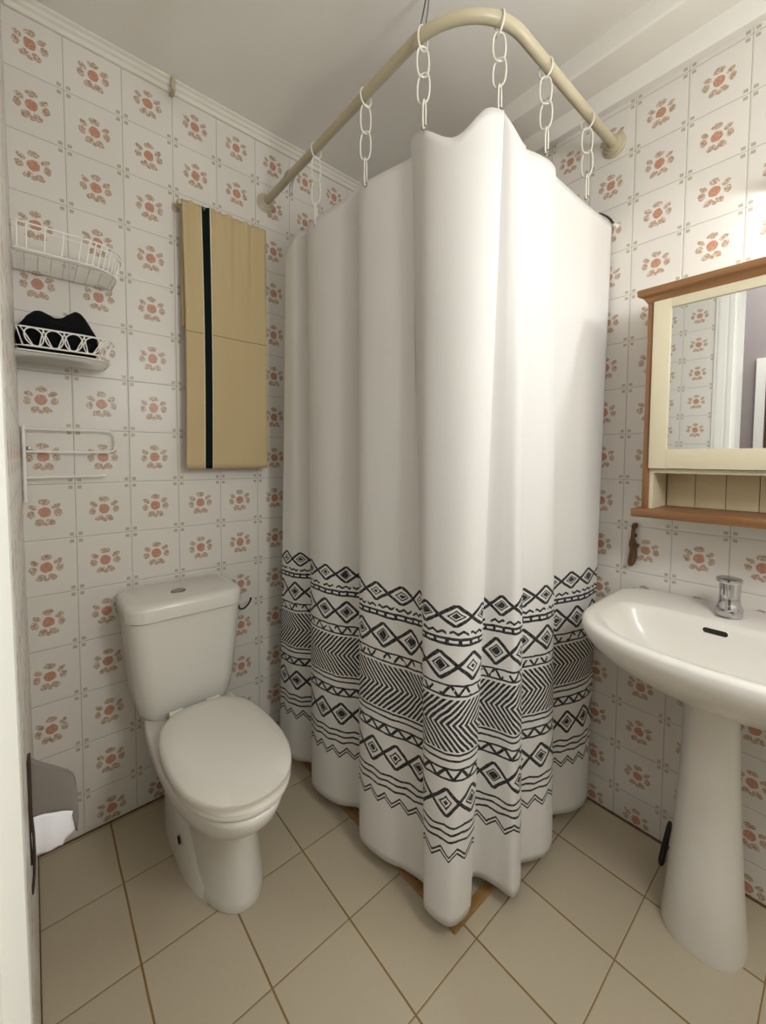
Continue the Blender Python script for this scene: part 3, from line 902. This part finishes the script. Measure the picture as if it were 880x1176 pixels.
# tap
tap = thing('tap', (-.095, -1.2155, 0.7245), 'chrome single-lever mixer tap on the back ledge of the washbasin', 'tap')
bm = B()
add_lathe(bm, [(.0004, 0.7247), (.0245, 0.7247), (.0255, 0.7280), (.0255, 0.7390), (.0245, 0.7460), (.0225, 0.7520), (.0205, 0.7580), (.0195, 0.7710), (.0200, 0.7960), (.0204, 0.8030), (.0004, 0.8030)], (-.095, -1.2155, 0), 36)
obj('body', bm, M['chrome'], tap)
bm = B()
add_loft(bm, [[Vector((-.095 - .03 * t - .006 * 0 + 0, -1.2135 + .0165 * k[0] * (1 - .12 * t), 0.7405 + .0085 * k[1] * (1 - .25 * t) - .004 * t)) for k in [(math.cos(2 * PI * i / 20), math.sin(2 * PI * i / 20)) for i in range(20)]] for t in (0, .4, .8, 1.0, 1.12, 1.16)])
obj('spout', bm, M['chrome'], tap, smooth=50)
bm = B()
add_loft(bm, [[Vector((-.099 + rx * math.cos(2 * PI * i / 32), -1.2145 + ry * math.sin(2 * PI * i / 32), z + .05 * (-rx * math.cos(2 * PI * i / 32) * .0) )) for i in range(32)] for z, rx, ry in ((0.8030, .019, .019), (0.8050, .0265, .0232), (0.8095, .028, .0245), (0.8135, .027, .0238), (0.8155, .022, .020))])
obj('lever_cap', bm, M['chrome'], tap, smooth=50)
bm = B()
for dy in (-.0065, 0, .0065): add_box(bm, (-.1165, -1.2115 + dy - .0022, 0.7740), (-.112, -1.2115 + dy + .0022, 0.8030), .0015)
obj('lever_grip', bm, M['chrome'], tap, smooth=40)

# black handle leaning behind the pedestal
bm = B()
a = Vector((-.083, -1.0985, .004)); b_ = Vector((-.034, -1.106, .103))
pts = [a.lerp(b_, t) for t in (0, .04, .12, .5, .88, .96, 1)]
add_tube(bm, pts, [.003, .0062, .0075, .0072, .0062, .005, .0025], 14)
tag(obj('brush_handle', bm, M['blackplastic']), 'black brush handle leaning in the corner beside the basin pedestal', 'brush')

# carved wooden hook under the cabinet
bm = B()
prof = [(.0004, .909), (.005, .908), (.0075, .903), (.0078, .897), (.0055, .890), (.0048, .880), (.0050, .868), (.0072, .858), (.0095, .850), (.0105, .842), (.0095, .832), (.0092, .826), (.0106, .812), (.0106, .798), (.0090, .788), (.0055, .781), (.0004, .779)]
rings = []
for r, z in prof:
    f = (z - .845) / .065
    rings.append([Vector((-.0125 + .85 * r * math.cos(2 * PI * k / 20), -.9865 - .006 * f + .004 * math.sin(f * 3) + r * math.sin(2 * PI * k / 20), z)) for k in range(20)])
add_loft(bm, rings)
for z in (.845,):
    bmesh.ops.create_uvsphere(bm, u_segments=10, v_segments=8, radius=.0065, matrix=Matrix.Translation((-.0155, -.996, .842)))
add_tube(bm, [(0, -.987, .87), (-.012, -.987, .87)], .003, 8)
add_lathe(bm, [(.0004, 0), (.006, 0), (.006, -.002), (.0004, -.003)], (0, -.987, .87), 14, 'x')
tag(obj('wooden_hook', bm, M['hookwood']), 'small carved dark wooden hook on the tiles below the mirror cabinet corner', 'hook')

# ================================================================== MIRROR CABINET
CY0, CY1 = -1.040, -1.585
cab = thing('mirror_cabinet', (-.07, -1.31, .94), 'oak and cream mirror cabinet on the right wall above the washbasin', 'mirror cabinet')
for y0, y1 in ((CY0 - .013, CY0), (CY1, CY1 + .013)):
    bm = B(); add_box(bm, (-.137, y0, .965), (-.0005, y1, 1.492), .0015); obj('side_panel', bm, M['cabwood_v'], cab, smooth=30)
# crown: moulded board
bm = B()
crown = [(0.0, 1.487), (-.139, 1.487), (-.141, 1.4905), (-.146, 1.4985), (-.155, 1.503), (-.157, 1.506), (-.157, 1.518), (-.155, 1.520), (0.0, 1.520)]
crs = []
for a, z in crown:
    e = max(0, -a - .139)
    crs.append((a, z, e))
va = [bm.verts.new((min(a, -.0005), CY0 + .001 + e * 1.0, z)) for a, z, e in crs]; vb = [bm.verts.new((min(a, -.0005), CY1 - .001 - e, z)) for a, z, e in crs]
bm.faces.new(va[::-1]); bm.faces.new(vb)
for k in range(len(va)): bm.faces.new((va[k], va[(k + 1) % len(va)], vb[(k + 1) % len(va)], vb[k]))
obj('crown_board', bm, M['cabwood_h'], cab, smooth=25)
bm = B(); add_box(bm, (-.157, CY1 - .018, .944), (-.0005, CY0 + .018, .9655), .003); obj('bottom_board', bm, M['cabwood_h'], cab, smooth=30)
# carcass: shelf above the open niche, cream lining, beadboard back
bm = B()
add_box(bm, (-.128, CY1 + .0135, 1.058), (-.0005, CY0 - .0135, 1.068)); add_box(bm, (-.128, CY0 - .022, .966), (-.013, CY0 - .0135, 1.058)); add_box(bm, (-.128, CY1 + .0135, .966), (-.013, CY1 + .022, 1.058))
add_box(bm, (-.012, CY1 + .0135, 1.069), (-.0006, CY0 - .0135, 1.486))
obj('carcass', bm, M['cabcream'], cab, smooth=0)
bm = B()
y = CY0 - .0235
while y > CY1 + .03:
    y1 = max(y - .062, CY1 + .0225)
    add_box(bm, (-.0125, y1 + .0006, .966), (-.002, y - .0006, 1.0575), .0012); y = y1
obj('panelled_back', bm, M['cabback'], cab, smooth=30)
# mirror door
door = thing('mirror_door', (-.14, -1.3, 1.07), '', '')
del door['label'], door['category']
door.parent = cab; door.matrix_parent_inverse = Matrix.Translation(cab.location).inverted()
def kid(name, bm, mat, smooth=30):
    o = obj(name, bm, mat, None, smooth); o.parent = door
    o.matrix_parent_inverse = Matrix.Translation(door.location).inverted()
    return o
DY0, DY1, DZ0, DZ1 = CY0 - .014, CY1 + .014, 1.0695, 1.4865
MY0, MY1, MZ0, MZ1 = -1.091, -1.534, 1.1175, 1.4645
X0, X1 = -.1425, -.1295
bm = B()
add_box(bm, (X0, MY0 - .0, DZ0), (X1, DY0, DZ1), .0012); add_box(bm, (X0, DY1, DZ0), (X1, MY1, DZ1), .0012)
add_box(bm, (X0 + .0003, MY1, MZ1), (X1, MY0, DZ1), .0012); add_box(bm, (X0 + .0003, MY1, DZ0), (X1, MY0, MZ0), .0012)
kid('door_frame', bm, M['cabcream'])
bm = B(); add_box(bm, (X0 + .0055, MY1, MZ0), (X1 - .001, MY0, MZ1)); kid('mirror', bm, M['mirror'], 0)

# strip lamp over the cabinet, its lid above the tube (just out of the picture)
lamp = thing('wall_lamp', (-.07, -1.46, 1.65), 'shaded strip lamp on the wall over the mirror cabinet', 'lamp')
bm = B(); add_tube(bm, [(-.11, -1.35, 1.66), (-.11, -1.66, 1.66)], .013, 14); obj('tube', bm, emit('lamp_glass', (246, 251, 255), 100.0), lamp)
bm = B(); add_prism(bm, [(-.0005, 1.722), (-.127, 1.722), (-.129, 1.718), (-.129, 1.715), (-.0005, 1.715)], lambda a, b, d: (a, d, b), -1.70, -1.264, 0); obj('shade', bm, M['trim'], lamp)
bm = B(); add_box(bm, (-.112, -1.472, 1.658), (-.0005, -1.452, 1.716)); obj('bracket', bm, M['trim'], lamp)

# ================================================================== LIGHT
def area(name, loc, rot, sx, sy, e, col=(1, 1, 1)):
    l = bpy.data.lights.new(name, 'AREA'); l.shape = 'RECTANGLE'; l.size = sx; l.size_y = sy; l.energy = e; l.color = col
    o = bpy.data.objects.new(name, l); o.location = loc; o.rotation_euler = rot; COL.objects.link(o); return o
l = bpy.data.lights.new('room_fill', 'POINT'); l.energy = 16; l.shadow_soft_size = .11; l.color = (.975, .99, 1)  # unseen fill light added behind the camera to brighten room and ceiling
o = bpy.data.objects.new('room_fill', l); o.location = (-.8, -1.75, 1.55); COL.objects.link(o)
area('hall_fill', (-1.95, -1.5, 2.25), (0, math.radians(35), 0), .8, 1.2, 15.0, (.97, .99, 1))  # added area light, out of view, for soft ambient through the doorway
w = bpy.data.worlds.new('World'); scene.world = w; w.use_nodes = True
w.node_tree.nodes['Background'].inputs[0].default_value = (1, 1, 1, 1); w.node_tree.nodes['Background'].inputs[1].default_value = .35

# ================================================================== CAMERA
f, yaw, pitch, roll = 466.52, .8724, -.0459, .0047
cx, cy = 440 - 12.974, 588 - 40.554
fw = Vector((math.cos(yaw) * math.cos(pitch), math.sin(yaw) * math.cos(pitch), math.sin(pitch)))
rt = Vector((math.sin(yaw), -math.cos(yaw), 0)); up = rt.cross(fw)
r2 = rt * math.cos(roll) + up * math.sin(roll); u2 = -rt * math.sin(roll) + up * math.cos(roll)
cam = bpy.data.cameras.new('Camera'); co = bpy.data.objects.new('Camera', cam); COL.objects.link(co)
m = Matrix((r2, u2, -fw)).transposed().to_4x4(); m.translation = Vector((-1.3504, -1.3948, 1.0923)); co.matrix_world = m
cam.sensor_fit = 'VERTICAL'; cam.sensor_height = 36.0; cam.lens = f / 1176 * 36.0
cam.shift_x = (440 - cx) / 1176; cam.shift_y = (cy - 588) / 1176
cam.clip_start = .01; cam.clip_end = 50
scene.camera = co
vs = scene.view_settings; vs.view_transform = 'Standard'; vs.look = 'None'; vs.gamma = 1.0; vs.use_curve_mapping = False; vs.exposure = 0.0
